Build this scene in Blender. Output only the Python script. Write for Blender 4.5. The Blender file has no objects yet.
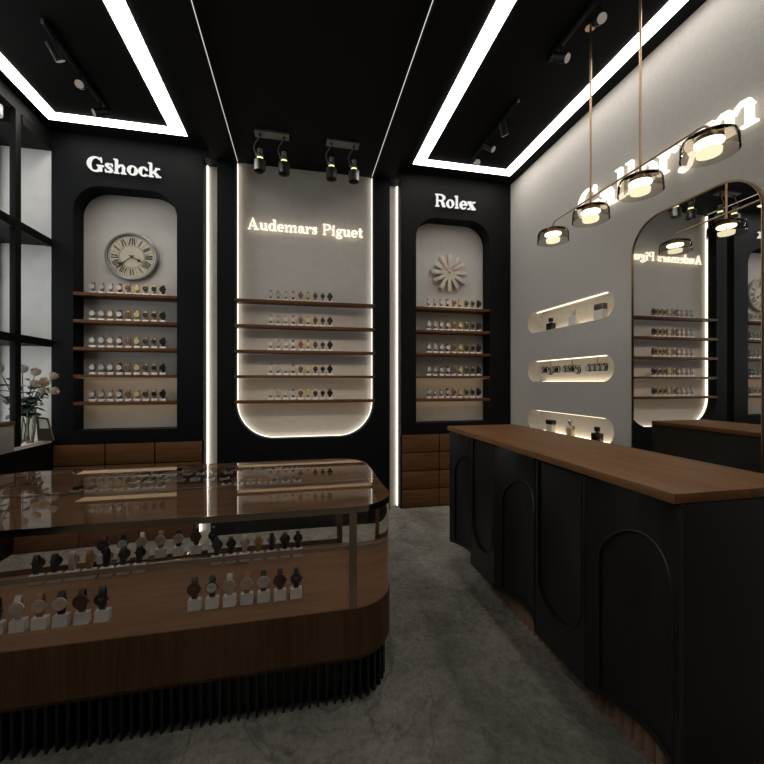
import bpy, bmesh, math, random
from mathutils import Vector, Matrix
random.seed(7)
PI = math.pi
scn = bpy.context.scene
COL = scn.collection

# ------------------------------------------------------------------ materials
MATS = {}
def newmat(name):
    m = bpy.data.materials.new(name); m.use_nodes = True
    nt = m.node_tree; nt.nodes.clear()
    out = nt.nodes.new('ShaderNodeOutputMaterial')
    MATS[name] = m
    return m, nt, out
def N(nt, t, **kw):
    n = nt.nodes.new(t)
    for k, v in kw.items():
        if k in n.inputs: n.inputs[k].default_value = v
        else: setattr(n, k, v)
    return n
def bsdf(nt, out, color, rough=.5, metal=0, spec=.5):
    b = N(nt, 'ShaderNodeBsdfPrincipled')
    b.inputs['Base Color'].default_value = (*color, 1)
    b.inputs['Roughness'].default_value = rough
    b.inputs['Metallic'].default_value = metal
    b.inputs['Specular IOR Level'].default_value = spec
    nt.links.new(b.outputs[0], out.inputs[0])
    return b
def noisy(name, c1, c2, rough=.5, metal=0, scale=20, bump=0.0, stretch=(1, 1, 1), spec=.5, detail=4, bdist=.002):
    """base colour varies between c1 and c2 with a noise, optional bump"""
    m, nt, out = newmat(name)
    b = bsdf(nt, out, c1, rough, metal, spec)
    tc = N(nt, 'ShaderNodeTexCoord'); mp = N(nt, 'ShaderNodeMapping')
    mp.inputs['Scale'].default_value = stretch
    nt.links.new(tc.outputs['Object'], mp.inputs[0])
    nz = N(nt, 'ShaderNodeTexNoise'); nz.inputs['Scale'].default_value = scale; nz.inputs['Detail'].default_value = detail
    nt.links.new(mp.outputs[0], nz.inputs['Vector'])
    cr = N(nt, 'ShaderNodeValToRGB')
    cr.color_ramp.elements[0].position = .3; cr.color_ramp.elements[1].position = .7
    cr.color_ramp.elements[0].color = (*c1, 1); cr.color_ramp.elements[1].color = (*c2, 1)
    nt.links.new(nz.outputs[0], cr.inputs[0]); nt.links.new(cr.outputs[0], b.inputs['Base Color'])
    if bump:
        bp = N(nt, 'ShaderNodeBump'); bp.inputs['Strength'].default_value = bump; bp.inputs['Distance'].default_value = bdist
        nt.links.new(nz.outputs[0], bp.inputs['Height']); nt.links.new(bp.outputs[0], b.inputs['Normal'])
    return m
def wood(name, dark, light, stretch, rough=.45, knots=True):
    m, nt, out = newmat(name)
    b = bsdf(nt, out, dark, rough, 0, .14)
    tc = N(nt, 'ShaderNodeTexCoord'); mp = N(nt, 'ShaderNodeMapping'); mp.inputs['Scale'].default_value = stretch
    nt.links.new(tc.outputs['Object'], mp.inputs[0])
    n1 = N(nt, 'ShaderNodeTexNoise'); n1.inputs['Scale'].default_value = 1.0; n1.inputs['Detail'].default_value = 8; n1.inputs['Distortion'].default_value = .6
    n2 = N(nt, 'ShaderNodeTexNoise'); n2.inputs['Scale'].default_value = 6.0; n2.inputs['Detail'].default_value = 5
    nt.links.new(mp.outputs[0], n1.inputs['Vector']); nt.links.new(mp.outputs[0], n2.inputs['Vector'])
    mx = N(nt, 'ShaderNodeMath', operation='MULTIPLY_ADD'); mx.inputs[1].default_value = .45
    nt.links.new(n2.outputs[0], mx.inputs[0])
    sc = N(nt, 'ShaderNodeMath', operation='MULTIPLY'); sc.inputs[1].default_value = .6
    nt.links.new(n1.outputs[0], sc.inputs[0]); nt.links.new(sc.outputs[0], mx.inputs[2])
    cr = N(nt, 'ShaderNodeValToRGB')
    e = cr.color_ramp.elements
    e[0].position = .30; e[1].position = .75
    e[0].color = (*[c * .55 for c in dark], 1); e[1].color = (*light, 1)
    k = e.new(.46); k.color = (*dark, 1)
    nt.links.new(mx.outputs[0], cr.inputs[0]); nt.links.new(cr.outputs[0], b.inputs['Base Color'])
    bp = N(nt, 'ShaderNodeBump'); bp.inputs['Strength'].default_value = .15; bp.inputs['Distance'].default_value = .001
    nt.links.new(mx.outputs[0], bp.inputs['Height']); nt.links.new(bp.outputs[0], b.inputs['Normal'])
    return m
def emit(name, color, strength):
    m, nt, out = newmat(name)
    e = N(nt, 'ShaderNodeEmission'); e.inputs[0].default_value = (*color, 1); e.inputs[1].default_value = strength
    nt.links.new(e.outputs[0], out.inputs[0])
    return m
def thin_glass(name, tint, gloss=.12, rough=.02):
    m, nt, out = newmat(name)
    t = N(nt, 'ShaderNodeBsdfTransparent'); t.inputs[0].default_value = (*tint, 1)
    g = N(nt, 'ShaderNodeBsdfGlossy'); g.inputs['Roughness'].default_value = rough
    fr = N(nt, 'ShaderNodeLayerWeight'); fr.inputs['Blend'].default_value = gloss
    mx = N(nt, 'ShaderNodeMixShader')
    nt.links.new(fr.outputs['Fresnel'], mx.inputs[0]); nt.links.new(t.outputs[0], mx.inputs[1]); nt.links.new(g.outputs[0], mx.inputs[2])
    nt.links.new(mx.outputs[0], out.inputs[0])
    return m

noisy('black_paint', (.0042, .0043, .0042), (.0052, .0053, .0052), .6, scale=6, spec=.12)
noisy('black_ceiling', (.0040, .0040, .0037), (.0052, .0052, .0048), .75, scale=60, bump=.25, spec=.15)
noisy('blue_black', (.0028, .0037, .0044), (.0035, .0045, .0053), .6, scale=6, spec=.12)
noisy('counter_black', (.0125, .0118, .0110), (.0140, .0132, .0124), .38, scale=8, spec=.42)
noisy('end_black', (.0085, .0077, .0066), (.0115, .0096, .0076), .5, scale=2.2, stretch=(1, 1, 3))
noisy('plaster_grey', (.46, .435, .405), (.50, .475, .44), .85, scale=40, bump=.05)
noisy('panel_grey', (.56, .525, .49), (.60, .565, .525), .8, scale=14, bump=.03)
noisy('white_wall', (.62, .61, .60), (.68, .67, .66), .8, scale=8, bump=.05)
noisy('white_plastic', (.70, .70, .69), (.76, .76, .75), .4, scale=20)
noisy('niche_white', (.62, .59, .54), (.68, .64, .58), .7, scale=20)
noisy('slit_white', (.68, .65, .61), (.72, .69, .645), .75, scale=12)
wood('wood_shelf', (.085, .038, .015), (.140, .066, .028), (2, 14, 40))
wood('wood_drawer', (.105, .049, .021), (.165, .080, .036), (1.6, 9, 26))
wood('wood_deck', (.165, .086, .041), (.255, .138, .070), (1.4, 11, 14))
wood('wood_band', (.088, .047, .022), (.138, .076, .038), (22, 22, 1.2))
wood('wood_top', (.160, .073, .029), (.245, .120, .052), (12, 1.1, 12))
wood('wood_flute', (.26, .165, .105), (.40, .265, .175), (30, 30, 1.5))
noisy('brass', (.42, .29, .17), (.50, .36, .22), .28, 1, scale=8)
noisy('bronze_dark', (.30, .25, .19), (.36, .30, .23), .12, 1, scale=3)
noisy('chrome', (.55, .54, .52), (.62, .61, .59), .22, 1, scale=9)
noisy('dark_chrome', (.20, .19, .175), (.25, .24, .225), .38, 1, scale=9)
noisy('socket_grey', (.40, .385, .36), (.46, .445, .42), .4, .35, scale=9)
noisy('spot_plate', (.16, .155, .145), (.20, .19, .18), .5, .3, scale=9)
noisy('black_metal', (.004, .004, .004), (.006, .006, .006), .5, scale=9, spec=.2)
noisy('rail_steel', (.40, .36, .30), (.46, .42, .35), .45, .6, scale=9)
noisy('fin_black', (.009, .0105, .011), (.012, .0135, .014), .35, scale=9)
noisy('silver', (.22, .21, .19), (.28, .27, .245), .45, .5, scale=60)
noisy('gold', (.30, .24, .12), (.36, .29, .15), .5, .8, scale=60)
noisy('dial_white', (.52, .52, .51), (.58, .58, .57), .45, scale=60)
noisy('dial_grey', (.34, .34, .33), (.40, .40, .39), .45, scale=60)
noisy('dial_brown', (.150, .042, .014), (.19, .055, .02), .4, scale=60)
noisy('dial_gold', (.58, .44, .20), (.64, .50, .25), .4, scale=60)
noisy('dial_black', (.008, .008, .008), (.012, .012, .012), .3, scale=60)
noisy('dial_cream', (.50, .42, .34), (.56, .47, .38), .45, scale=60)
noisy('dial_red', (.060, .014, .010), (.085, .02, .014), .4, scale=60)
noisy('leather_black', (.012, .012, .012), (.02, .02, .02), .55, scale=90, bump=.2)
noisy('leather_tan', (.36, .19, .075), (.42, .23, .10), .6, scale=90, bump=.2)
noisy('leather_cream', (.55, .48, .40), (.62, .55, .46), .6, scale=90, bump=.2)
noisy('leather_burgundy', (.085, .016, .018), (.11, .022, .024), .55, scale=90, bump=.2)
noisy('leather_brown', (.030, .018, .014), (.045, .026, .020), .55, scale=90, bump=.2)
noisy('clock_face', (.56, .49, .37), (.64, .57, .45), .7, scale=7)
noisy('clock_rim', (.20, .20, .20), (.30, .30, .295), .35, .6, scale=12)
noisy('ink', (.022, .020, .018), (.04, .036, .032), .7, scale=40)
noisy('ink_faint', (.20, .17, .13), (.26, .22, .17), .7, scale=40)
noisy('clock_ivory', (.60, .54, .45), (.66, .60, .50), .55, scale=10)
noisy('clock_red', (.40, .075, .06), (.46, .10, .08), .5, scale=10)
noisy('petal', (.62, .55, .48), (.74, .67, .60), .6, scale=40)
noisy('leaf', (.035, .075, .048), (.06, .11, .07), .5, scale=30)
noisy('stem_green', (.10, .13, .075), (.14, .17, .10), .5, scale=30)
noisy('box_grey', (.30, .28, .265), (.34, .32, .30), .7, scale=9)
noisy('frosted', (.70, .67, .60), (.76, .73, .66), .25, scale=9)
noisy('perfume_black', (.008, .008, .008), (.014, .013, .012), .15, scale=9)
thin_glass('window_glass', (.93, .95, .95), .06)
thin_glass('vase_glass', (.90, .92, .90), .15)
thin_glass('smoke_glass', (.80, .78, .74), .07)
thin_glass('bottle_glass', (.90, .86, .78), .18)
emit('led_ring', (1.0, .955, .885), 9.6)
emit('led_line', (1.0, .91, .76), 2.3)
emit('led_cove', (1.0, .95, .86), .8)
emit('led_slit', (1.0, .93, .80), 4.2)
emit('added_shelf_glow', (1.0, .72, .44), .62)  # warm fill glow added beneath the lower shelves
emit('led_niche', (1.0, .84, .60), 2.2)
emit('led_floor', (1.0, .82, .56), 3.2)
emit('sign_cool', (1.0, .98, .93), .92)
emit('sign_warm', (1.0, .88, .68), 1.5)
emit('sign_big', (1.0, .90, .74), 1.6)
emit('lamp_white', (1.0, .95, .84), 6.0)
emit('reflection_yellow', (1.0, .90, .58), 1.05)  # glow colour imitating the lamp's reflection in the shade glass
emit('bulb', (1.0, .93, .45), 1.6)
emit('lens_dim', (1.0, .86, .72), .22)
# solid clear glass of the showcase
m, nt, out = newmat('case_glass')
g = N(nt, 'ShaderNodeBsdfGlass'); g.inputs['Roughness'].default_value = 0; g.inputs['IOR'].default_value = 1.45
g.inputs['Color'].default_value = (1, .985, .97, 1)
nt.links.new(g.outputs[0], out.inputs[0])
# mirror
m, nt, out = newmat('mirror_glass')
b = bsdf(nt, out, (.80, .79, .77), .01, 1)
tc = N(nt, 'ShaderNodeTexCoord'); nz = N(nt, 'ShaderNodeTexNoise'); nz.inputs['Scale'].default_value = 2
nt.links.new(tc.outputs['Object'], nz.inputs['Vector'])
cr = N(nt, 'ShaderNodeValToRGB'); cr.color_ramp.elements[0].color = (.79, .78, .76, 1); cr.color_ramp.elements[1].color = (.81, .80, .78, 1)
nt.links.new(nz.outputs[0], cr.inputs[0]); nt.links.new(cr.outputs[0], b.inputs['Base Color'])
# floor: rough stone screed with embossed grain and a few dark cracks
m, nt, out = newmat('floor_stone')
b = bsdf(nt, out, (.2, .2, .2), .6, 0, .3)
tc = N(nt, 'ShaderNodeTexCoord')
def noise(scale, detail, rough, dist, kind=None):
    n = N(nt, 'ShaderNodeTexNoise')
    if kind: n.noise_type = kind
    n.inputs['Scale'].default_value = scale; n.inputs['Detail'].default_value = detail
    n.inputs['Roughness'].default_value = rough; n.inputs['Distortion'].default_value = dist
    nt.links.new(tc.outputs['Object'], n.inputs['Vector']); return n.outputs[0]
def ramp(src, stops):
    cr = N(nt, 'ShaderNodeValToRGB'); e = cr.color_ramp.elements
    e[0].position, e[0].color = stops[0][0], (*stops[0][1], 1); e[1].position, e[1].color = stops[-1][0], (*stops[-1][1], 1)
    for p, c in stops[1:-1]: k = e.new(p); k.color = (*c, 1)
    nt.links.new(src, cr.inputs[0]); return cr.outputs[0]
def mul(a, c):
    x = N(nt, 'ShaderNodeMix', data_type='RGBA', blend_type='MULTIPLY'); x.inputs[0].default_value = 1
    nt.links.new(a, x.inputs[6]); nt.links.new(c, x.inputs[7]); return x.outputs[2]
def math2(op, a, c, v=None):
    x = N(nt, 'ShaderNodeMath', operation=op); nt.links.new(a, x.inputs[0])
    if v is None: nt.links.new(c, x.inputs[1])
    else: x.inputs[1].default_value = v
    return x.outputs[0]
big = noise(1.1, 8, .62, 1.0); mid = noise(6, 8, .68, .9); fine = noise(30, 8, .70, .7)
rid = noise(2.4, 9, .6, .5, 'RIDGED_MULTIFRACTAL'); crk = noise(.9, 6, .55, .8)
c0 = ramp(big, [(.33, (.24, .224, .198)), (.48, (.385, .362, .320)), (.66, (.50, .468, .41))])
c1 = ramp(mid, [(.32, (.70, .70, .70)), (.68, (1.15, 1.15, 1.14))])
c2 = ramp(fine, [(.36, (.74, .74, .74)), (.50, (1.0, 1.0, 1.0)), (.64, (1.18, 1.18, 1.16))])
ck = math2('ABSOLUTE', math2('SUBTRACT', crk, None, .5), None, 0)
c3 = ramp(ck, [(.0, (.62, .62, .62)), (.006, (.95, .95, .95)), (.012, (1, 1, 1))])
nt.links.new(mul(mul(c0, c1), mul(c2, c3)), b.inputs['Base Color'])
hgt = math2('ADD', math2('MULTIPLY', fine, None, .8), math2('ADD', math2('MULTIPLY', mid, None, 1.5), math2('MULTIPLY', rid, None, .35)))
bp = N(nt, 'ShaderNodeBump'); bp.inputs['Strength'].default_value = 1.0; bp.inputs['Distance'].default_value = .045
nt.links.new(hgt, bp.inputs['Height']); nt.links.new(bp.outputs[0], b.inputs['Normal'])

# ------------------------------------------------------------------ mesh helpers
class MB:
    """collects shapes in one bmesh, each with a material slot"""
    def __init__(self):
        self.bm = bmesh.new(); self.mats = []; self.done = self.bm.faces.layers.int.new('done')
    def slot(self, mat):
        if mat not in self.mats: self.mats.append(mat)
        return self.mats.index(mat)
    def mark(self, n0, mat, smooth=False):
        s = self.slot(mat)
        for f in self.bm.faces:            # faces not yet given a material
            if f[self.done] == 0: f[self.done] = 1; f.material_index = s; f.smooth = smooth
    def box(self, x0, x1, y0, y1, z0, z1, mat, bevel=0, M=None):
        n0 = len(self.bm.faces)
        r = bmesh.ops.create_cube(self.bm, size=1)
        vs = r['verts']
        bmesh.ops.scale(self.bm, vec=(x1 - x0, y1 - y0, z1 - z0), verts=vs)
        bmesh.ops.translate(self.bm, vec=((x0 + x1) / 2, (y0 + y1) / 2, (z0 + z1) / 2), verts=vs)
        if bevel:
            es = list({e for v in vs for e in v.link_edges})
            q = bmesh.ops.bevel(self.bm, geom=es, offset=bevel, segments=2, affect='EDGES', profile=.5)
            vs = list({v for v in q['verts']} | {v for v in vs if v.is_valid})
        if M is not None: bmesh.ops.transform(self.bm, matrix=M, verts=[v for v in vs if v.is_valid])
        self.mark(n0, mat); return self
    def cyl(self, c, r, h, axis, mat, seg=24, r2=None, caps=True):
        """cylinder centred at c along axis 'x','y','z'"""
        n0 = len(self.bm.faces)
        q = bmesh.ops.create_cone(self.bm, cap_ends=caps, segments=seg, radius1=r, radius2=r if r2 is None else r2, depth=h)
        R = {'z': Matrix(), 'x': Matrix.Rotation(PI / 2, 4, 'Y'), 'y': Matrix.Rotation(-PI / 2, 4, 'X')}[axis]
        bmesh.ops.transform(self.bm, matrix=Matrix.Translation(c) @ R, verts=q['verts'])
        self.mark(n0, mat, True); return self
    def rod(self, a, b, r, mat, seg=10):
        a, b = Vector(a), Vector(b); d = b - a
        n0 = len(self.bm.faces)
        q = bmesh.ops.create_cone(self.bm, cap_ends=True, segments=seg, radius1=r, radius2=r, depth=d.length)
        M = Matrix.Translation((a + b) / 2) @ d.to_track_quat('Z', 'Y').to_matrix().to_4x4()
        bmesh.ops.transform(self.bm, matrix=M, verts=q['verts'])
        self.mark(n0, mat, True); return self
    def sphere(self, c, r, mat, seg=16, scale=(1, 1, 1)):
        n0 = len(self.bm.faces)
        q = bmesh.ops.create_uvsphere(self.bm, u_segments=seg, v_segments=seg // 2 + 2, radius=r)
        bmesh.ops.transform(self.bm, matrix=Matrix.Translation(c) @ Matrix.Diagonal((*scale, 1)), verts=q['verts'])
        self.mark(n0, mat, True); return self
    def lathe(self, prof, c, mat, seg=32, closed=False):
        n0 = len(self.bm.faces); rings = []
        for (r, z) in prof:
            rings.append([self.bm.verts.new((c[0] + r * math.cos(2 * PI * k / seg), c[1] + r * math.sin(2 * PI * k / seg), c[2] + z)) for k in range(seg)])
        m = len(rings)
        for i in range(m if closed else m - 1):
            A, B = rings[i], rings[(i + 1) % m]
            for k in range(seg): self.bm.faces.new((A[k], A[(k + 1) % seg], B[(k + 1) % seg], B[k]))
        if not closed:
            for A, f in ((rings[0], prof[0]), (rings[-1], prof[-1])):
                if f[0] < .002: continue
        self.mark(n0, mat, True); return self
    def prism(self, pts, d0, d1, F, mat, smooth=False):
        """extrude 2D polygon between depths; F maps (u, v, d) -> xyz"""
        n0 = len(self.bm.faces); n = len(pts)
        A = [self.bm.verts.new(F(u, v, d0)) for u, v in pts]; B = [self.bm.verts.new(F(u, v, d1)) for u, v in pts]
        self.bm.faces.new(A); self.bm.faces.new(B[::-1])
        for k in range(n): self.bm.faces.new((A[k], B[k], B[(k + 1) % n], A[(k + 1) % n]))
        self.mark(n0, mat, smooth); return self
    def ring(self, outer, inner, d0, d1, F, mat):
        """closed band between two outlines with the same point count"""
        n0 = len(self.bm.faces); n = len(outer)
        V = [[self.bm.verts.new(F(u, v, d)) for u, v in L] for L, d in ((outer, d0), (outer, d1), (inner, d1), (inner, d0))]
        for j in range(4):
            A, B = V[j], V[(j + 1) % 4]
            for k in range(n): self.bm.faces.new((A[k], A[(k + 1) % n], B[(k + 1) % n], B[k]))
        self.mark(n0, mat); return self
    def tube(self, pts, r, mat, seg=8, closed=False):
        n0 = len(self.bm.faces); P = [Vector(p) for p in pts]; n = len(P); rings = []
        up = None
        for i in range(n):
            a = P[i - 1] if (i > 0 or closed) else P[0]; b = P[(i + 1) % n] if (i < n - 1 or closed) else P[-1]
            t = (b - a).normalized()
            if up is None:
                up = t.orthogonal().normalized()
            up = (up - t * up.dot(t)).normalized(); s = t.cross(up)
            rr = r[i] if isinstance(r, (list, tuple)) else r
            rings.append([self.bm.verts.new(P[i] + rr * (math.cos(2 * PI * k / seg) * up + math.sin(2 * PI * k / seg) * s)) for k in range(seg)])
        for i in range(n if closed else n - 1):
            A, B = rings[i], rings[(i + 1) % n]
            for k in range(seg): self.bm.faces.new((A[k], A[(k + 1) % seg], B[(k + 1) % seg], B[k]))
        if not closed: self.bm.faces.new(rings[0][::-1]); self.bm.faces.new(rings[-1])
        self.mark(n0, mat, True); return self
    def build(self, name, parent=None, loc=(0, 0, 0), rotz=0):
        bmesh.ops.recalc_face_normals(self.bm, faces=self.bm.faces)
        self.bm.faces.layers.int.remove(self.done)
        me = bpy.data.meshes.new(name); self.bm.to_mesh(me); self.bm.free()
        for m in self.mats: me.materials.append(MATS[m])
        me.set_sharp_from_angle(angle=math.radians(38))
        o = bpy.data.objects.new(name, me); COL.objects.link(o)
        o.location = loc; o.rotation_euler = (0, 0, rotz)
        if parent: o.parent = parent
        return o
def tag(o, label, cat, group=None):
    o['label'] = label; o['category'] = cat
    if group: o['group'] = group
    return o
def thing(name, label, cat, loc=(0, 0, 0), rotz=0, group=None):
    o = bpy.data.objects.new(name, None); COL.objects.link(o)
    o.location = loc; o.rotation_euler = (0, 0, rotz); o.empty_display_size = .05
    return tag(o, label, cat, group)
def struct(o): o['kind'] = 'structure'; return o
def copy_tree(o, parent=None):
    c = o.copy(); COL.objects.link(c)
    if parent: c.parent = parent
    for ch in list(o.children): copy_tree(ch, c)
    return c
def arc(cx, cy, rx, ry, a0, a1, n):
    return [(cx + rx * math.cos(math.radians(a0 + (a1 - a0) * k / n)), cy + ry * math.sin(math.radians(a0 + (a1 - a0) * k / n))) for k in range(n + 1)]
def rrect(x0, x1, y0, y1, r, n=10):
    return arc(x1 - r, y1 - r, r, r, 0, 90, n) + arc(x0 + r, y1 - r, r, r, 90, 180, n) + arc(x0 + r, y0 + r, r, r, 180, 270, n) + arc(x1 - r, y0 + r, r, r, 270, 360, n)
def arch(x0, x1, y0, y1, r, n=14):           # rounded top, square bottom
    return [(x0, y0), (x1, y0)] + arc(x1 - r, y1 - r, r, r, 0, 90, n) + arc(x0 + r, y1 - r, r, r, 90, 180, n)
def plate(outer, holes, d0, d1, F, mat, name, parent=None):
    """2D outline with holes extruded from d0 to d1, through a filled 2D curve"""
    cu = bpy.data.curves.new('tmp', 'CURVE'); cu.dimensions = '2D'; cu.fill_mode = 'BOTH'; cu.extrude = .5
    for L in [outer] + holes:
        s = cu.splines.new('POLY'); s.points.add(len(L) - 1); s.use_cyclic_u = True
        for p, (u, v) in zip(s.points, L): p.co = (u, v, 0, 1)
    ob = bpy.data.objects.new('tmp', cu); COL.objects.link(ob)
    dg = bpy.context.evaluated_depsgraph_get(); dg.update()
    me = bpy.data.meshes.new_from_object(ob.evaluated_get(dg))
    bpy.data.objects.remove(ob); bpy.data.curves.remove(cu)
    for v in me.vertices:
        u, w, z = v.co; v.co = F(u, w, d0 + (z + .5) * (d1 - d0))
    bm = bmesh.new(); bm.from_mesh(me)
    bmesh.ops.remove_doubles(bm, verts=bm.verts, dist=1e-5)
    bmesh.ops.recalc_face_normals(bm, faces=bm.faces)
    bm.to_mesh(me); bm.free(); me.name = name
    me.materials.clear(); me.materials.append(MATS[mat])
    for p in me.polygons: p.use_smooth = False
    o = bpy.data.objects.new(name, me); COL.objects.link(o)
    if parent: o.parent = parent
    return o
FB = lambda u, v, d: Vector((u, d, v))       # on the back wall: u = X, v = Z, depth = Y
FR = lambda u, v, d: Vector((d, u, v))       # on the right wall: u = Y, v = Z, depth = X
FZ = lambda u, v, d: Vector((u, v, d))       # flat: depth = Z

# ------------------------------------------------------------------ key dimensions (metres)
XL, XR = -2.48, 2.51          # left window plane, right wall
YF, YB, YREAR = 4.36, 4.53, -1.9
ZC = 3.98
HALF, SLIT, TOWER = .762, .948, 1.084

# ------------------------------------------------------------------ the setting
struct(MB().box(-3.1, 2.8, YREAR - .1, 4.8, -.1, 0, 'floor_stone').build('floor'))
b = MB()
b.box(-2.56, -1.0, YREAR, 4.7, ZC, ZC + .1, 'black_ceiling')
b.box(1.0, 2.66, YREAR, 4.7, ZC, ZC + .1, 'black_ceiling')
b.box(-HALF - .01, HALF + .01, YREAR, 4.7, 3.955, 4.05, 'black_ceiling')
struct(b.build('ceiling'))
struct(MB().box(-1.0, -HALF, YREAR, 4.56, 3.885, 4.06, 'black_ceiling').build('trim_1'))
struct(MB().box(HALF, 1.0, YREAR, 4.56, 3.885, 4.06, 'black_ceiling').build('trim_2'))
struct(MB().box(-1.10, 1.10, YB, YB + .1, 0, ZC, 'slit_white').build('wall_back'))
# slit heads that close the light slots at the top
struct(MB().box(-TOWER, -1.0, 4.362, YB, 3.885, 4.02, 'black_paint').build('trim_3'))
struct(MB().box(1.0, TOWER, 4.362, YB, 3.885, 4.02, 'black_paint').build('trim_4'))
# dark portal around the backlit panel: opening is closed by a rounded bottom, open to the ceiling
R = .40
hole_bottom = .872
U = [(-SLIT, 0), (SLIT, 0), (SLIT, 3.90), (HALF, 3.90)] + arc(HALF - R, hole_bottom + R, R, R, 0, -90, 16) + arc(-HALF + R, hole_bottom + R, R, R, -90, -180, 16) + [(-HALF, 3.90), (-SLIT, 3.90)]
struct(plate(U, [], YF, YB - .002, FB, 'blue_black', 'wall_back_portal'))
struct(MB().box(-HALF - .02, HALF + .02, YB - .012, YB + .01, .80, 3.96, 'panel_grey').build('wall_back_panel'))
# right wall with three stadium niches
def stadium(y0, y1, z0, z1):
    r = (z1 - z0) / 2
    return arc(y1 - r, z0 + r, r, r, -90, 90, 14) + arc(y0 + r, z0 + r, r, r, 90, 270, 14)
NICHES = [(2.05, 2.29), (1.50, 1.74), (.95, 1.19)]
NY0, NY1 = 2.735, 3.985
outer = [(YREAR, 0), (4.56, 0), (4.56, ZC + .02), (YREAR, ZC + .02)]
struct(plate(outer, [stadium(NY0, NY1, a, c) for a, c in NICHES], XR, XR + .14, FR, 'plaster_grey', 'wall_right'))
b = MB()
for a, c in NICHES:
    b.box(XR + .14, XR + .16, NY0 - .05, NY1 + .05, a - .05, c + .05, 'niche_white')
    # thin plaster lining of the niche mouth
    o_, i_ = stadium(NY0, NY1, a, c), stadium(NY0 + .004, NY1 - .004, a + .004, c - .004)
    b.ring(o_, i_, XR - .003, XR + .14, FR, 'niche_white')
struct(b.build('wall_right_niches'))
struct(MB().box(-2.7, 2.66, YREAR - .1, YREAR, 0, 4.05, 'black_paint').build('wall_rear'))
# left: low black wall, window bay with posts and ledges, solid black wall towards the rear
BX = -2.95
b = MB()
b.box(XL - .04, XL, YREAR, 4.40, 0, .93, 'black_paint')
b.box(BX - .05, XL - .04, 2.0, 4.40, 0, .90, 'black_paint')
b.box(XL - .04, XL, YREAR, 2.05, .93, 4.05, 'black_paint')
b.box(BX - .05, XL - .04, 1.98, 2.05, .9, 4.05, 'black_paint')
b.box(BX - .05, XL, 2.0, 4.40, 3.93, 4.05, 'black_paint')
b.box(XL - .05, XL, 2.0, 4.40, 3.86, 3.93, 'black_paint')
b.box(BX - .02, XL - .002, 3.97, 4.376, 3.785, 3.93, 'black_paint')
struct(b.build('wall_left'))
struct(MB().box(BX - .03, XL + .006, 2.0, 4.375, .905, .937, 'white_wall').build('trim_5'))
struct(MB().box(BX - .05, XL - .002, 4.375, 4.44, .9, 3.95, 'white_wall').build('wall_left_bay_end'))
b = MB()
b.box(XL - .045, XL + .003, 3.88, 3.945, .937, 3.858, 'black_paint', .002)
for z0, z1 in ((1.846, 1.918), (2.838, 2.912)):
    b.box(XL - .045, XL, 2.05, 4.374, z0, z1, 'black_paint', .002)
    b.box(BX, XL - .04, 2.05, 4.374, z0 + .005, z1 - .02, 'black_paint')
    b.box(BX - .03, BX + .02, 2.05, 4.374, z0, z1, 'black_paint')
b.box(BX - .03, BX + .02, 4.33, 4.374, .937, 3.93, 'black_paint')
b.box(BX - .03, BX + .02, 3.0, 3.05, .937, 3.93, 'black_paint')
struct(b.build('window_1'))
struct(MB().box(BX - .012, BX - .004, 2.05, 4.37, .937, 3.93, 'window_glass').build('window_2'))

# ------------------------------------------------------------------ LED lights
def ring_light(sx, label):
    xo, xi = (1.175, 2.385), (1.295, 2.275)
    if sx < 0: xo, xi = (-2.395, -1.19), (-2.285, -1.325)
    o_ = [(xo[0], -1.2), (xo[1], -1.2), (xo[1], 4.17), (xo[0], 4.17)]
    i_ = [(xi[0], -1.08), (xi[1], -1.08), (xi[1], 4.06), (xi[0], 4.06)]
    b = MB(); b.ring(o_, i_, ZC - .006, ZC + .02, FZ, 'led_ring')
    tag(b.build('ceiling_light'), label, 'light', 'rectangular light lines in the ceiling')
ring_light(-1, 'glowing white rectangular light line in the ceiling above the roman-numeral clock')
ring_light(1, 'glowing white rectangular light line in the ceiling above the hanging brass lamp')
# light line around the backlit panel
path_o = [(HALF - .002, 3.93)] + arc(HALF - R, hole_bottom + R, R - .002, R - .002, 0, -90, 16) + arc(-HALF + R, hole_bottom + R, R - .002, R - .002, -90, -180, 16) + [(-HALF + .002, 3.93)]
w = .003
path_i = [(HALF - .002 - w, 3.93)] + arc(HALF - R, hole_bottom + R, R - .002 - w, R - .002 - w, 0, -90, 16) + arc(-HALF + R, hole_bottom + R, R - .002 - w, R - .002 - w, -90, -180, 16) + [(-HALF + .002 + w, 3.93)]
b = MB(); n0 = 0
n = len(path_o)
V = [[b.bm.verts.new(FB(u, v, d)) for u, v in L] for L, d in ((path_o, YB - .052), (path_i, YB - .052), (path_i, YB - .016), (path_o, YB - .016))]
for j in range(4):
    A, B = V[j], V[(j + 1) % 4]
    for k in range(n - 1): b.bm.faces.new((A[k], A[k + 1], B[k + 1], B[k]))
b.mark(0, 'led_line')
tag(b.build('led_strip'), 'warm white light line edging the backlit panel with five shelves', 'light strip')
for s, nm in ((-1, 'left'), (1, 'right')):
    b = MB(); x = s * (HALF - .004)
    b.box(x - .0022, x + .0022, YREAR + .1, YB - .05, 3.946, 3.951, 'led_cove')
    tag(b.build('led_strip'), f'thin light line along the {nm} edge of the dark central ceiling', 'light strip')
    b = MB(); x = s * (TOWER - .007)
    b.box(x - .005, x + .005, YB - .020, YB - .001, .0, 3.88, 'led_slit')
    tag(b.build('led_strip'), 'vertical light line in the wall slot beside the ' + ('tower with the roman-numeral clock' if s < 0 else 'tower with the starburst clock'), 'light strip')

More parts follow.
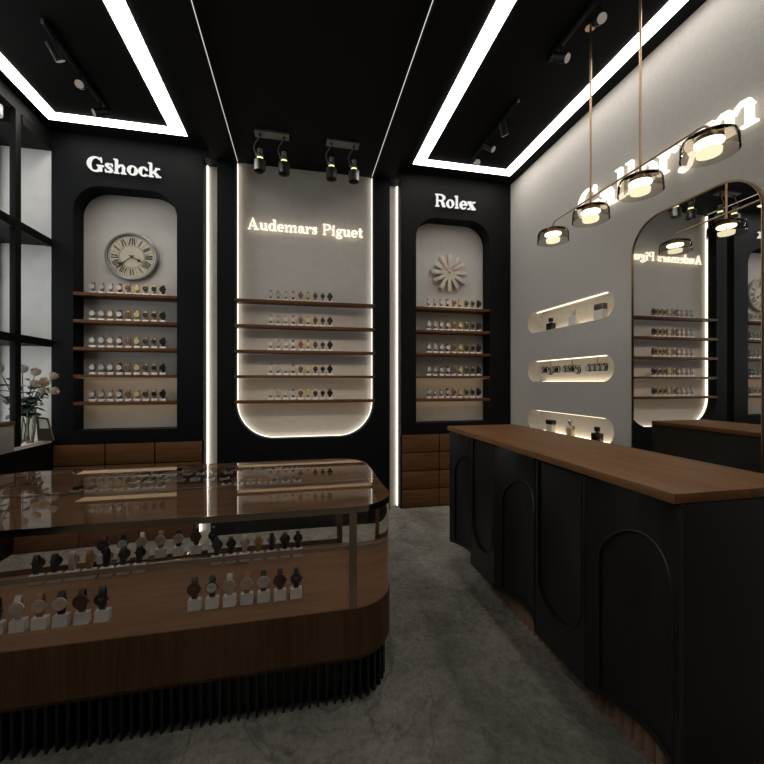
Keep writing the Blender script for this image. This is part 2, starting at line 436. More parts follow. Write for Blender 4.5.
# ------------------------------------------------------------------ display towers with alcove, shelves and drawers
SHELF_Z = [2.386, 2.110, 1.834, 1.558, 1.283]      # centre of each board
SH = .016
ORD = ['top', 'second', 'third', 'fourth', 'bottom']
def tower(x0, x1, hx0, hx1, label):
    t = thing('display_cabinet', label, 'cabinet', (0, 0, 0))
    o_ = [(x0, .878), (x1, .878), (x1, ZC), (x0, ZC)]
    plate(o_, [arch(hx0, hx1, 1.012, 3.48, .26)], YF, YF + .19, FB, 'blue_black' if x0 < 0 else 'black_paint', 'alcove_frame', t)
    MB().box(hx0 - .06, hx1 + .06, YF + .19, YF + .21, .95, 3.56, 'panel_grey').build('back_panel', t)
    MB().box(x0, x1, YF + .022, YF + .19, 0, .878, 'black_paint').build('carcass', t)
    for z in SHELF_Z:
        MB().box(hx0, hx1, YF - .002, YF + .188, z - SH, z + SH, 'wood_shelf', .002).build('shelf', t)
        if z < 1.6: MB().box(hx0 + .01, hx1 - .01, YF + .020, YF + .170, z - SH - .0004, z - SH + .002, 'added_shelf_glow').build('added_glow_strip', t)  # added glowing strip, warms the lower compartments
    cw = (x1 - x0 - .02) / 3; rh = .872 / 4
    for c in range(3):
        for r in range(4):
            MB().box(x0 + .01 + c * cw + .006, x0 + .01 + (c + 1) * cw - .006, YF + .0, YF + .021, r * rh + .012, (r + 1) * rh, 'wood_drawer', .0015).build('drawer', t)
    return t
tower(XL + .002, -TOWER, -2.290, -1.342, 'dark shelf tower with rounded alcove and wooden drawers, holding the roman-numeral clock')
tower(TOWER, XR - .004, 1.270, 2.225, 'dark shelf tower with rounded alcove and wooden drawers, holding the starburst clock')
for k, z in enumerate(SHELF_Z):
    o = MB().box(-HALF - .009, HALF + .009, YF - .014, YB - .054, z - SH, z + SH, 'wood_shelf', .002).build('shelf')
    if z < 1.6: MB().box(-HALF + .02, HALF - .02, YF + .004, YF + .108, z - SH - .0004, z - SH + .002, 'added_shelf_glow').build('added_glow_strip', o)  # same added warm fill under the lower central boards
    tag(o, f'brown wooden shelf board, {ORD[k]} of five across the backlit central panel', 'shelf', 'shelf boards on the backlit panel')

# ------------------------------------------------------------------ watches
def strap_loop(b, zc, ry, rz, w, mat, th=.003, yc=0, seg=22, a0=0, a1=360):
    """upright oval band in the YZ plane"""
    n0 = len(b.bm.faces); full = a1 - a0 >= 360; V = []
    cnt = seg if full else seg + 1
    for k in range(cnt):
        a = math.radians(a0 + (a1 - a0) * k / seg); row = []
        for (dx, dr) in ((-w / 2, 0), (w / 2, 0), (w / 2, -th), (-w / 2, -th)):
            row.append(b.bm.verts.new((dx, yc + (ry + dr) * math.cos(a), zc + (rz + dr) * math.sin(a))))
        V.append(row)
    for k in range(cnt if full else cnt - 1):
        A, B = V[k], V[(k + 1) % cnt]
        for j in range(4): b.bm.faces.new((A[j], A[(j + 1) % 4], B[(j + 1) % 4], B[j]))
    b.mark(n0, mat, False)
WALL_KINDS = [
    ('all silver watch with white dial', 'silver', 'silver', 'dial_white', .023),
    ('silver watch with pale grey dial', 'silver', 'silver', 'dial_grey', .026),
    ('silver watch with white dial and tan strap', 'leather_tan', 'silver', 'dial_white', .024),
    ('silver watch with white dial and burgundy strap', 'leather_burgundy', 'silver', 'dial_white', .024),
    ('gold watch with reddish brown dial', 'gold', 'gold', 'dial_brown', .025),
    ('gold watch with champagne dial', 'gold', 'gold', 'dial_gold', .025),
    ('gold watch with silver-marked black dial', 'gold', 'gold', 'dial_black', .024),
    ('gold watch with black dial', 'gold', 'gold', 'dial_black', .023),
    ('all black watch', 'leather_black', 'black_metal', 'dial_black', .028)]
def wall_watch(i):
    _, st, cs, dl, r = WALL_KINDS[i]
    r *= 1.12
    b = MB()
    strap_loop(b, .050, .022, .049, .024, st)
    b.cyl((0, -.024, .050), r, .009, 'y', cs, 20)
    b.cyl((0, -.0292, .050), r * .90, .002, 'y', dl, 20)
    b.cyl((r + .002, -.024, .050), .003, .006, 'x', cs, 8)
    hand = 'dial_black' if dl in ('dial_white', 'dial_grey', 'dial_gold') else 'dial_white'
    if i in (0, 2, 3, 5): hand = 'dial_grey' if i != 5 else 'gold'
    if i == 7: hand = 'gold'
    if i == 8: hand = 'dial_black'
    b.box(-.0007, .0007, -.0308, -.0302, .050, .050 + r * .62, hand)
    b.box(-r * .5, 0, -.0308, -.0302, .0494, .0506, hand)
    if i == 1:
        for dx, dz in ((-.009, 0), (.009, 0), (0, -.009)): b.cyl((dx, -.0305, .05 + dz), .0055, .001, 'y', 'dial_white', 12)
    if i == 6:
        b.box(.004, .013, -.0308, -.0302, .046, .055, 'silver', M=None)
    return b
proto_w = [wall_watch(i).build('wristwatch') for i in range(9)]
proto_s = MB().box(-.030, .030, -.026, .026, 0, .026, 'white_plastic', .002).build('watch_block')
first_w = [True] * 9; first_s = [True]
GROUPS = [(-2.157, 'below the roman-numeral clock'), (-.402, 'on the backlit panel'), (1.454, 'below the starburst clock')]
SHN = ['top shelf', 'second shelf', 'third shelf', 'fourth shelf', 'bottom shelf']
for gx, where in GROUPS:
    for k, z in enumerate(SHELF_Z):
        for i in range(9):
            x = gx + i * .082; zt = z + SH
            y = YF + .085 if gx > -1 and gx < 1 else YF + .095
            if gx > -1 and gx < 1: y = YF + .07
            if first_s[0]: s = proto_s; first_s[0] = False
            else: s = proto_s.copy(); COL.objects.link(s)
            s.location = (x, y, zt)
            kn = WALL_KINDS[i][0]
            tag(s, f'white block under the {kn.replace(" watch", "", 1) if i == 8 else kn.split(" and ")[0].replace("silver watch with ", "").replace("gold watch with ", "") } watch, {SHN[k]} {where}', 'display block', 'display blocks on the wall shelves')
            if i in (2, 3): s['label'] = f'white block under the {["tan", "burgundy"][i - 2]} strapped watch, {SHN[k]} {where}'
            if first_w[i]: o = proto_w[i]; first_w[i] = False
            else: o = proto_w[i].copy(); COL.objects.link(o)
            o.location = (x, y - .002, zt + .0255)
            tag(o, f'{kn} on the {SHN[k]} {where}', 'watch', 'watches on the wall shelves')

# ------------------------------------------------------------------ lettering
def ringsec(cx, cy, ro, ri, a0, a1, n=18):
    """band between outer and inner ellipse: ro, ri = (rx, ry)"""
    return arc(cx, cy, ro[0], ro[1], a0, a1, n) + arc(cx, cy, ri[0], ri[1], a1, a0, n)
def fullring(cx, cy, ro, ri): return [ringsec(cx, cy, ro, ri, 0, 180), ringsec(cx, cy, ro, ri, 180, 360)]
def rect(x0, x1, y0, y1): return [(x0, y0), (x1, y0), (x1, y1), (x0, y1)]
def disc(x, y, r): return arc(x, y, r, r, 0, 345, 23)
def ribbon(pts, ws):
    L, Rr = [], []
    for i, (p, w_) in enumerate(zip(pts, ws)):
        a = pts[max(i - 1, 0)]; c = pts[min(i + 1, len(pts) - 1)]
        t = Vector((c[0] - a[0], c[1] - a[1])).normalized(); nx, ny = -t.y * w_ / 2, t.x * w_ / 2
        L.append((p[0] + nx, p[1] + ny)); Rr.append((p[0] - nx, p[1] - ny))
    return L + Rr[::-1]
X = .62; S = .125; H = .05
def stem(x, y0, y1, bot=True, top=None):
    P = [rect(x, x + S, y0, y1)]
    if bot: P.append(rect(x - .08, x + S + .08, y0, y0 + H))
    if top == 'l': P.append([(x - .09, y1), (x - .09, y1 - H), (x, y1 - H - .03), (x + .01, y1)])
    if top == 'b': P.append(rect(x - .08, x + S + .08, y1 - H, y1))
    return P
def glyph(c):
    if c == 'G':
        P = [ringsec(.44, .5, (.44, .52), (.24, .46), 48, 318, 26)]
        P += [rect(.60, .78, .03, .42), rect(.52, .88, .38, .44), [(.70, 1.0), (.76, 1.0), (.78, .66), (.73, .66)], [(.70, .78), (.70, .95), (.62, .93)]]
        return P, .92
    if c == 's':
        pts = [(.40, .47), (.36, .57), (.24, .61), (.12, .56), (.11, .46), (.2, .37), (.32, .29), (.39, .19), (.35, .07), (.24, .03), (.12, .06), (.07, .17)]
        ws = [.05, .06, .07, .12, .15, .17, .17, .15, .10, .07, .06, .05]
        return [ribbon(pts, ws), [(.39, .64), (.43, .64), (.43, .43), (.39, .45)], [(.05, 0), (.05, .22), (.09, .20), (.09, 0)]], .50
    if c == 'h':
        P = stem(.09, 0, 1, True, 'l') + stem(.47, 0, .44) + [ribbon([(.24, .42), (.30, .54), (.40, .60), (.50, .58), (.56, .42)], [.05, .06, .08, .13, .17])]
        return P, .74
    if c == 'o': return fullring(.29, .315, (.29, .335), (.125, .285)), .62
    if c == 'c':
        return [ringsec(.29, .315, (.29, .335), (.115, .285), 55, 318, 22), disc(.43, .50, .085)], .54
    if c == 'e':
        return [ringsec(.29, .315, (.29, .335), (.12, .285), 0, 318, 24), rect(.12, .58, .30, .36)], .60
    if c == 'k':
        return stem(.09, 0, 1, True, 'l') + [ribbon([(.25, .26), (.50, .60)], [.06, .06]), ribbon([(.32, .38), (.56, .03)], [.19, .19]), rect(.40, .66, .585, .64), rect(.42, .72, 0, .055)], .74
    if c in 'RP':
        P = stem(.10, 0, 1, True, None) + [rect(.02, .42, .945, 1.0), rect(.26, .42, .46, .52)]
        P += [ringsec(.40, .73, (.34, .27), (.16, .215), -90, 90, 14)]
        if c == 'R': P += [ribbon([(.40, .49), (.52, .42), (.57, .25), (.62, .07), (.74, .02)], [.07, .14, .18, .16, .05])]; return P, .82
        return P, .78
    if c == 'l': return stem(.09, 0, 1, True, 'l'), .36
    if c == 'x':
        return [ribbon([(.10, .62), (.46, .02)], [.20, .20]), ribbon([(.08, .02), (.48, .62)], [.05, .05]), rect(.0, .28, .585, .64), rect(.36, .58, .585, .64), rect(.0, .20, 0, .055), rect(.30, .60, 0, .055)], .62
    if c == 'A':
        return [ribbon([(.10, .02), (.40, 1.0)], [.06, .06]), [(.34, 1.02), (.46, 1.02), (.80, .0), (.59, .0)], rect(.20, .64, .29, .35), rect(0, .24, 0, .055), rect(.48, .90, 0, .055)], .92
    if c == 'u':
        return [rect(.08, .25, .16, X), rect(.0, .10, X - H, X), rect(.44, .61, 0, X), rect(.36, .46, X - H, X), rect(.61, .69, 0, H), ribbon([(.165, .20), (.19, .09), (.28, .04), (.38, .07), (.45, .17)], [.17, .14, .08, .06, .05])], .72
    if c == 'd':
        return [ringsec(.28, .315, (.28, .335), (.115, .28), 30, 330, 24), rect(.42, .59, 0, 1), rect(.33, .43, 1 - H, 1), rect(.59, .67, 0, H)], .70
    if c == 'm':
        P = stem(.09, 0, X, True, 'l') + stem(.46, 0, .44) + stem(.83, 0, .44)
        for x in (.24, .61): P.append(ribbon([(x, .42), (x + .06, .54), (x + .15, .60), (x + .25, .58), (x + .305, .42)], [.05, .06, .08, .13, .17]))
        return P, 1.10
    if c == 'a':
        return [rect(.34, .51, .05, .46), ribbon([(.425, .42), (.38, .56), (.25, .61), (.13, .56)], [.17, .12, .06, .05]), disc(.13, .49, .085),
                ringsec(.22, .17, (.20, .185), (.075, .14), 20, 340, 18), rect(.22, .40, .32, .37), [(.45, .0), (.62, .0), (.62, .055), (.51, .10)]], .62
    if c == 'r':
        return stem(.09, 0, X, True, 'l') + [ribbon([(.24, .40), (.30, .54), (.40, .60)], [.05, .06, .07]), disc(.44, .53, .09)], .54
    if c == 'i': return stem(.09, 0, X, True, 'l') + [disc(.175, .84, .10)], .36
    if c == 'g':
        return fullring(.27, .43, (.22, .21), (.08, .165)) + fullring(.28, -.10, (.28, .155), (.20, .095)) + [ribbon([(.16, .25), (.09, .16), (.16, .07), (.40, .05)], [.05, .07, .10, .11]), disc(.52, .58, .07), ribbon([(.42, .56), (.50, .60)], [.05, .05])], .60
    if c == 't':
        return [rect(.12, .29, .12, .84), rect(.02, .40, X - H, X), ribbon([(.205, .16), (.24, .06), (.32, .03), (.42, .12)], [.17, .12, .06, .05])], .44
    if c == 'y':
        return [[(.06, .62), (.27, .62), (.44, .06), (.33, .0)], ribbon([(.52, .62), (.37, .10), (.28, -.16), (.14, -.22)], [.05, .06, .06, .07]), disc(.12, -.17, .085), rect(.0, .33, .585, .64), rect(.42, .62, .585, .64)], .62
    return [], .40
def sign(text, name, label, base, width, cap, F, d0, d1, mat, flip=1):
    """F maps (u, v, d); base = (u, v) of the baseline start; u runs in direction flip"""
    t = thing(name, label, 'sign', F(base[0], base[1], (d0 + d1) / 2))
    adv = sum(glyph(c)[1] for c in text) - .05; sx = width / adv; u = 0
    org = t.location.copy()
    for c in text:
        P, a = glyph(c)
        if P:
            b = MB()
            for pl in P:
                b.prism([(base[0] + flip * (u + p) * sx, base[1] + q * cap) for p, q in pl], d0, d1, F, mat)
            o = b.build('letter', t)
            o.data.transform(Matrix.Translation(-org))
        u += a
sign('Gshock', 'wall_sign', 'glowing white lettering on the dark tower above the roman-numeral clock', (-2.156, 3.612), .665, .140, FB, YF - .035, YF - .012, 'sign_cool')
sign('Audemars Piguet', 'wall_sign', 'glowing warm white lettering on the backlit central panel above five shelves', (-.652, 3.211), 1.294, .125, FB, YB - .055, YB - .036, 'sign_warm')
sign('Rolex', 'wall_sign', 'glowing white lettering on the dark tower above the starburst clock', (1.498, 3.604), .517, .146, FB, YF - .035, YF - .012, 'sign_cool')
sign('Gallerym', 'wall_sign', 'large glowing lettering on the grey right wall behind the hanging brass lamp', (3.12, 2.99), 1.44, .252, FR, XR - .05, XR - .022, 'sign_big', -1)

# ------------------------------------------------------------------ clocks
cx, cz, cy = -1.828, 2.83, YF + .19
t = thing('wall_clock', 'round cream wall clock with roman numerals and grey rim in the left alcove', 'clock', (cx, cy, cz))
b = MB()   # rim, lathe around Y
def ylathe(b, prof, mat, seg=48):
    n0 = len(b.bm.faces); rings = []
    for r, y in prof: rings.append([b.bm.verts.new((r * math.cos(2 * PI * k / seg), y, r * math.sin(2 * PI * k / seg))) for k in range(seg)])
    for A, B in zip(rings, rings[1:]):
        for k in range(seg): b.bm.faces.new((A[k], A[(k + 1) % seg], B[(k + 1) % seg], B[k]))
    b.mark(n0, mat, True)
ylathe(b, [(.25, -.001), (.256, -.02), (.254, -.038), (.242, -.046), (.230, -.042), (.226, -.032), (.226, -.02)], 'clock_rim')
b.build('rim', t)
b = MB(); b.cyl((0, -.014, 0), .228, .026, 'y', 'clock_face', 64); b.build('dial', t)
b = MB(); yy = -.0285
def bar(b, ang, r0, r1, off, w_, mat, tilt=0, y=yy):
    a = math.radians(90 - ang); d = Vector((math.cos(a), math.sin(a))); n_ = Vector((-d.y, d.x))
    p0 = d * r0 + n_ * (off - tilt); p1 = d * r1 + n_ * (off + tilt)
    q = [(p0.x - n_.x * w_ / 2, p0.y - n_.y * w_ / 2), (p1.x - n_.x * w_ / 2, p1.y - n_.y * w_ / 2), (p1.x + n_.x * w_ / 2, p1.y + n_.y * w_ / 2), (p0.x + n_.x * w_ / 2, p0.y + n_.y * w_ / 2)]
    b.prism(q, y, y + .0012, FB, mat)
NUM = {1: 'I', 2: 'II', 3: 'III', 4: 'IIII', 5: 'V', 6: 'VI', 7: 'VII', 8: 'VIII', 9: 'IX', 10: 'X', 11: 'XI', 12: 'XII'}
for h, s in NUM.items():
    wsum = sum({'I': .0175, 'V': .031, 'X': .031}[c] for c in s); o_ = wsum / 2
    for c in s:
        w_ = {'I': .0175, 'V': .031, 'X': .031}[c]; o2 = o_ - w_ / 2
        if c == 'I': bar(b, h * 30, .128, .200, o2, .012, 'ink')
        if c == 'X': bar(b, h * 30, .128, .200, o2, .012, 'ink', -.011); bar(b, h * 30, .128, .198, o2, .004, 'ink', .011)
        if c == 'V': bar(b, h * 30, .128, .198, o2 + .005, .0095, 'ink', .006); bar(b, h * 30, .128, .198, o2 - .006, .004, 'ink', -.006)
        o_ -= w_
for h in range(12): bar(b, h * 30 + 15, .120, .213, 0, .0028, 'ink')
b.ring(arc(0, 0, .121, .121, 0, 354, 59), arc(0, 0, .117, .117, 0, 354, 59), yy, yy + .0012, FB, 'ink')
b.ring(arc(0, 0, .216, .216, 0, 354, 59), arc(0, 0, .213, .213, 0, 354, 59), yy, yy + .0012, FB, 'ink')
for m_ in range(60): bar(b, m_ * 6, .216, .222, 0, .002, 'ink')
b.build('numerals', t)
b = MB()
for ang, L, k in ((118, .115, .016), (232, .190, .013)):
    bar(b, ang, -.03, L * .62, 0, k * .6, 'ink', y=-.036); bar(b, ang, L * .60, L * .8, 0, k * 2.0, 'ink', y=-.0362); bar(b, ang, L * .78, L, 0, k * .5, 'ink', y=-.036)
b.cyl((0, -.034, 0), .014, .010, 'y', 'ink', 20)
b.build('hands', t)

t = thing('wall_clock', 'starburst wall clock of twelve pale radiating bars in the right alcove', 'clock', (1.747, YF + .19, 2.868))
b = MB(); b.cyl((0, -.045, 0), .056, .026, 'y', 'clock_ivory', 36); b.cyl((0, -.016, 0), .05, .032, 'y', 'clock_ivory', 24); b.build('hub', t)
for h in range(12):
    b = MB(); b.box(-.0235, .0235, -.060, -.030, .050, .230, 'clock_ivory', .003, Matrix.Rotation(math.radians(30 * h), 4, 'Y')); b.build('spoke', t)
b = MB(); bar(b, 62, -.03, .19, 0, .005, 'clock_red', y=-.066); bar(b, 306, -.02, .135, 0, .005, 'clock_red', y=-.068); b.cyl((0, -.063, 0), .008, .012, 'y', 'clock_red', 14)
b.build('hands', t)

# ------------------------------------------------------------------ showcase
CX0, CX1, CY0, CY1 = -1.95, .385, 1.76, 2.89
t = thing('display_case', 'large glass-topped wooden watch showcase with rounded corner on fluted black plinth', 'display case', ((CX0 + CX1) / 2, (CY0 + CY1) / 2, 0))
OFF = Vector(t.location)
FC = lambda u, v, d: Vector((u, v, d)) - OFF
def outline(i, n=12): return rrect(CX0 + i, CX1 - i, CY0 + i, CY1 - i, .22 - i, n)
b = MB()
b.ring(outline(0), outline(.02), .225, .4465, FC, 'wood_band')
b.ring(outline(.012), outline(.02), .204, .2255, FC, 'wood_band')
n0 = len(b.bm.faces)
A, B = outline(0), outline(.012)
va = [b.bm.verts.new(FC(u, v, .2252)) for u, v in A]; vb = [b.bm.verts.new(FC(u, v, .204)) for u, v in B]
for k in range(len(va)): b.bm.faces.new((va[k], va[(k + 1) % len(va)], vb[(k + 1) % len(va)], vb[k]))
b.prism(outline(.014), .200, .205, FC, 'wood_band')
b.mark(n0, 'wood_band')
b.build('wood_band', t)
b = MB(); b.prism(outline(.007), .36, .447, FC, 'wood_deck'); b.build('deck', t)
b = MB(); b.prism(outline(.004), .40, .921, FC, 'case_glass')
ob = b.build('glass_block', t)
for p in ob.data.polygons: p.use_smooth = abs(p.normal.z) < .5
ob.data.set_sharp_from_angle(angle=math.radians(38))
# plinth with fins
b = MB(); b.prism(outline(.07), 0, .200, FC, 'fin_black')
P = outline(.045, 24); per = []; L = 0
for k in range(len(P)):
    a, c = Vector(P[k]), Vector(P[(k + 1) % len(P)]); d = (c - a).length; per.append((L, d, a, c)); L += d
nf = int(L / .0385)
for q in range(nf):
    s = q * L / nf
    for (l0, d, a, c) in per:
        if l0 <= s < l0 + d and d > 1e-6:
            p = a + (c - a) * ((s - l0) / d); tt = (c - a).normalized()
            M = Matrix.Translation(FC(p.x, p.y, 0)) @ Matrix.Rotation(math.atan2(tt.y, tt.x), 4, 'Z')
            b.box(-.005, .005, -.020, .030, .0, .200, 'fin_black', 0, M)
            break
b.build('fluted_plinth', t)
b = MB(); b.ring(outline(-.0015), outline(.0035), .893, .9225, FC, 'bronze_dark'); b.build('top_rim', t)
for x, y in ((.166, CY0), (.166, CY1), (CX0 + .22, CY1), (-1.75, CY0)):
    b = MB(); s = -1 if y == CY0 else 1
    y0, y1 = (y - .0015, y + .0035) if s < 0 else (y - .0035, y + .0015)
    b.box(x - .018 - OFF.x, x + .018 - OFF.x, y0 - OFF.y, y1 - OFF.y, .447, .893, 'bronze_dark'); b.build('post', t)
b = MB(); b.box(CX1 - .0035 - OFF.x, CX1 + .0015 - OFF.x, CY1 - .27 - OFF.y, CY1 - .24 - OFF.y, .447, .893, 'bronze_dark'); b.build('post', t)
b = MB(); b.box(CX0 + .22 - OFF.x, CX1 - .22 - OFF.x, CY1 - .0035 - OFF.y, CY1 + .0015 - OFF.y, .447, .475, 'bronze_dark'); b.build('bottom_rail', t)

b = MB(); b.box(CX0 + .012 - OFF.x, CX1 - .012 - OFF.x, 2.622 - OFF.y, 2.630 - OFF.y, .474, .502, 'rail_steel')
b.build('guard_rail', t)
CASE_KINDS = [('dark brown watch', 'leather_brown', 'leather_brown', 'dial_red', 'gold', .029),
              ('black-strapped watch with white dial', 'leather_black', 'black_metal', 'dial_white', 'dial_black', .026),
              ('cream-strapped watch', 'leather_cream', 'dial_cream', 'dial_cream', 'gold', .027),
              ('tan-strapped watch with cream dial', 'leather_tan', 'dial_cream', 'dial_cream', 'gold', .027),
              ('black-strapped watch with cream dial', 'leather_black', 'dial_cream', 'dial_cream', 'gold', .027),
              ('reddish brown watch', 'leather_brown', 'dial_red', 'dial_red', 'dial_black', .030),
              ('black watch', 'leather_black', 'black_metal', 'dial_black', 'dial_grey', .026)]
def case_watch(k):
    nm, st, cs, dl, hd, r = CASE_KINDS[k]
    t = thing('wristwatch', 'x', 'watch')
    b = MB(); strap_loop(b, .052, .024, .051, .023, st, .0035); b.build('strap', t)
    b = MB(); b.cyl((0, -.026, .054), r, .011, 'y', cs, 28); c = b.build('watch_case', t)
    b = MB(); b.cyl((r + .003, -.026, .054), .0035, .006, 'x', cs, 10); b.build('crown', c)
    b = MB(); b.cyl((0, -.0322, .054), r * .86, .0018, 'y', dl, 28); d = b.build('dial', t)
    b = MB(); b.box(-.001, .001, -.0340, -.0334, .052, .054 + r * .62, hd, 0, Matrix.Translation((0, 0, .054)) @ Matrix.Rotation(.9, 4, 'Y') @ Matrix.Translation((0, 0, -.054)))
    b.box(-.0012, .0012, -.0340, -.0334, .052, .054 + r * .45, hd, 0, Matrix.Translation((0, 0, .054)) @ Matrix.Rotation(-.8, 4, 'Y') @ Matrix.Translation((0, 0, -.054)))
    b.build('hands', d)
    return t
cproto = [case_watch(k) for k in range(7)]; cfirst = [True] * 7
def stand_mesh():
    b = MB(); F = lambda u, v, d: Vector((d, u, v))
    b.prism([(-.026, 0), (.026, 0), (.026, .046), (-.020, .046)], -.0275, .0275, F, 'white_plastic')
    return b.build('watch_block')
sproto = stand_mesh(); sfirst = True
def place(k, x, y, rz, where):
    global sfirst
    z = .447
    if sfirst: s = sproto; sfirst = False
    else: s = sproto.copy(); COL.objects.link(s)
    s.location = (x, y, z); s.rotation_euler.z = rz
    tag(s, f'white block under the {CASE_KINDS[k][0]}, {where}', 'display block', 'display blocks in the showcase')
    if cfirst[k]: o = cproto[k]; cfirst[k] = False
    else: o = copy_tree(cproto[k])
    o.location = (x, y, z + .0455); o.rotation_euler.z = rz
    tag(o, f'{CASE_KINDS[k][0]} in the {where.replace("in the ", "")}', 'watch', 'watches in the showcase')
for k in range(7):
    place(k, -.553 + .0763 * k, 2.00, 0, 'front right row of the showcase')
    place(k, -.553 + .0763 * k, 2.69, PI, 'rear right row of the showcase')
    place(k, -1.420 + .0785 * k, 2.69, PI, 'rear left row of the showcase')
    if k: place(k, -1.396 + .078 * k, 2.00, 0, 'front left row of the showcase')

o = MB().box(-1.20, -.535, 2.762, 2.850, .4472, .487, 'bottle_glass', .002).build('riser')
tag(o, 'low clear riser under seven watches at the back of the showcase', 'riser')
for k in range(7):
    s = sproto.copy(); COL.objects.link(s); s.location = (-1.15 + .094 * k, 2.806, .4875); s.rotation_euler.z = 0
    tag(s, f'white block under the {CASE_KINDS[k][0]}, on the clear riser of the showcase', 'display block', 'display blocks in the showcase')
    o = copy_tree(cproto[k]); o.location = (-1.15 + .094 * k, 2.806, .4875 + .0455); o.rotation_euler.z = 0
    tag(o, f'{CASE_KINDS[k][0]} on the clear riser of the showcase', 'watch', 'watches in the showcase')
# ------------------------------------------------------------------ counter on the right
DX = 1.165            # door face
KY = [3.060, 2.640, 2.286, 1.846, 1.470, 1.042]
KX1 = 1.745
t = thing('counter', 'long black service counter with arched door panels and fluted wooden foot', 'counter', ((DX + KX1) / 2, 2.05, 0))
OK_ = Vector(t.location)
FK = lambda u, v, d: Vector((d, u, v)) - OK_
TOPZ = 1.093; FZ0 = .145
def concave(o, ya, yb, sag=.076):
    """bend a flat door inwards along its width, as a shallow hollow"""
    bm = bmesh.new(); bm.from_mesh(o.data)
    for k in range(1, 20):
        y = ya + (yb - ya) * k / 20 - OK_.y
        bmesh.ops.bisect_plane(bm, geom=bm.verts[:] + bm.edges[:] + bm.faces[:], plane_co=(0, y, 0), plane_no=(0, 1, 0), dist=1e-6)
    for v in bm.verts:
        f = (v.co.y + OK_.y - ya) / (yb - ya); v.co.x += sag * max(0, 1 - (2 * f - 1) ** 2)
    bm.to_mesh(o.data); bm.free()
for i in range(5):
    ya, yb = KY[i + 1] + .003, KY[i] - .003
    arched = i % 2 == 0
    zt = 1.080; wv = yb - ya
    if arched:
        o_ = [(ya, FZ0), (yb, FZ0), (yb, zt), (ya, zt)]
        m_ = .042; r = (wv - 2 * m_) / 2
        h_ = [(ya + m_, FZ0 + .03), (yb - m_, FZ0 + .03)] + arc((ya + yb) / 2, .905 - r, r, r, 0, 180, 22)
    else:
        o_ = [(ya, FZ0), (yb, FZ0), (yb, zt), (ya, zt)]
        m_ = .024; r = (wv - 2 * m_) / 2
        h_ = [(yb - m_, zt - .004), (ya + m_, zt - .004)] + arc((ya + yb) / 2, .318 + r, r, r, 180, 360, 22)
    d = plate(o_, [h_], DX, DX + .018, FK, 'counter_black', 'door', t)
    if arched: concave(d, ya, yb)
    bv = d.modifiers.new('bevel', 'BEVEL'); bv.width = .006; bv.segments = 3; bv.limit_method = 'ANGLE'
    # inset panel: arches are flat plates, the U panels are scooped
    b = MB()
    if arched:
        b.prism([(u, v) for u, v in h_], DX + .011, DX + .017, FK, 'counter_black')
    else:
        nu, nv = 14, 20; n0 = len(b.bm.faces); G = []
        y0, y1 = ya + m_, yb - m_; z0, z1 = .318, zt - .004
        for j in range(nv + 1):
            z = z0 + (z1 - z0) * (j / nv) ** 1.6; row = []
            hw = r if z > z0 + r else math.sqrt(max(r * r - (z0 + r - z) ** 2, 0))
            for q in range(nu + 1):
                u_ = -1 + 2 * q / nu; yv = (y0 + y1) / 2 + hw * u_
                dep = .012 + .020 * (1 - u_ * u_) * min(1, (z - z0) / .3)
                row.append(b.bm.verts.new(FK(yv, z, DX + dep)))
            G.append(row)
        for j in range(nv):
            for q in range(nu):
                try: b.bm.faces.new((G[j][q], G[j][q + 1], G[j + 1][q + 1], G[j + 1][q]))
                except ValueError: pass
        b.mark(n0, 'counter_black', True)
    ip = b.build('inset_panel', d)
    edge = h_[2:] if arched else h_[2:]
    edge = [h_[1]] + edge + [h_[0]]
    P3 = []
    for (u, v), (u2, v2) in zip(edge, edge[1:] + edge[-1:]):
        for q in ((0, .33, .66) if (u2 - u) ** 2 + (v2 - v) ** 2 > .01 else (0,)):
            uu, vv = u + (u2 - u) * q, v + (v2 - v) * q
            f = (uu - ya) / (yb - ya); dx = .076 * max(0, 1 - (2 * f - 1) ** 2) if arched else 0
            P3.append(FK(uu, vv, DX + dx))
    b = MB(); b.tube(P3, .0055, 'counter_black', 8); b.build('moulding', d)
    if arched: concave(ip, ya, yb)
b = MB()
b.box(DX + .105 - OK_.x, KX1 - .02 - OK_.x, KY[5] + .02 - OK_.y, KY[0] - .004 - OK_.y, .230, TOPZ, 'counter_black')
b.box(DX + .18 - OK_.x, KX1 - .06 - OK_.x, KY[5] + .12 - OK_.y, 2.55 - OK_.y, 0, .230, 'counter_black')
b.build('carcass', t)
b = MB(); b.box(DX + .020 - OK_.x, KX1 - OK_.x, KY[5] - .003 - OK_.y, KY[5] + .016 - OK_.y, .165, TOPZ - .002, 'end_black', .002)
b.box(DX - OK_.x, DX + .0185 - OK_.x, KY[5] - .003 - OK_.y, KY[5] + .0025 - OK_.y, FZ0, 1.08, 'counter_black'); b.build('end_panel', t)
b = MB(); b.box(DX + .02 - OK_.x, KX1 - OK_.x, KY[0] - .003 - OK_.y, KY[0] + .012 - OK_.y, .165, TOPZ - .002, 'end_black', .002)
b.box(KX1 - .02 - OK_.x, KX1 - OK_.x, KY[5] + .017 - OK_.y, KY[0] - .004 - OK_.y, .165, TOPZ - .002, 'end_black', .002); b.build('back_panel', t)
b = MB(); y0, y1 = KY[5] + .10, 2.56; nfl = 28; pitch = (y1 - y0) / nfl
b.box(DX + .135 - OK_.x, DX + .18 - OK_.x, y0 - OK_.y, y1 - OK_.y, 0, .229, 'wood_flute')
for k in range(nfl):
    b.cyl((DX + .137 - OK_.x, y0 + (k + .5) * pitch - OK_.y, .1145), pitch * .5, .229, 'z', 'wood_flute', 14)
nx = 9; px_ = (KX1 - .06 - DX - .137) / nx
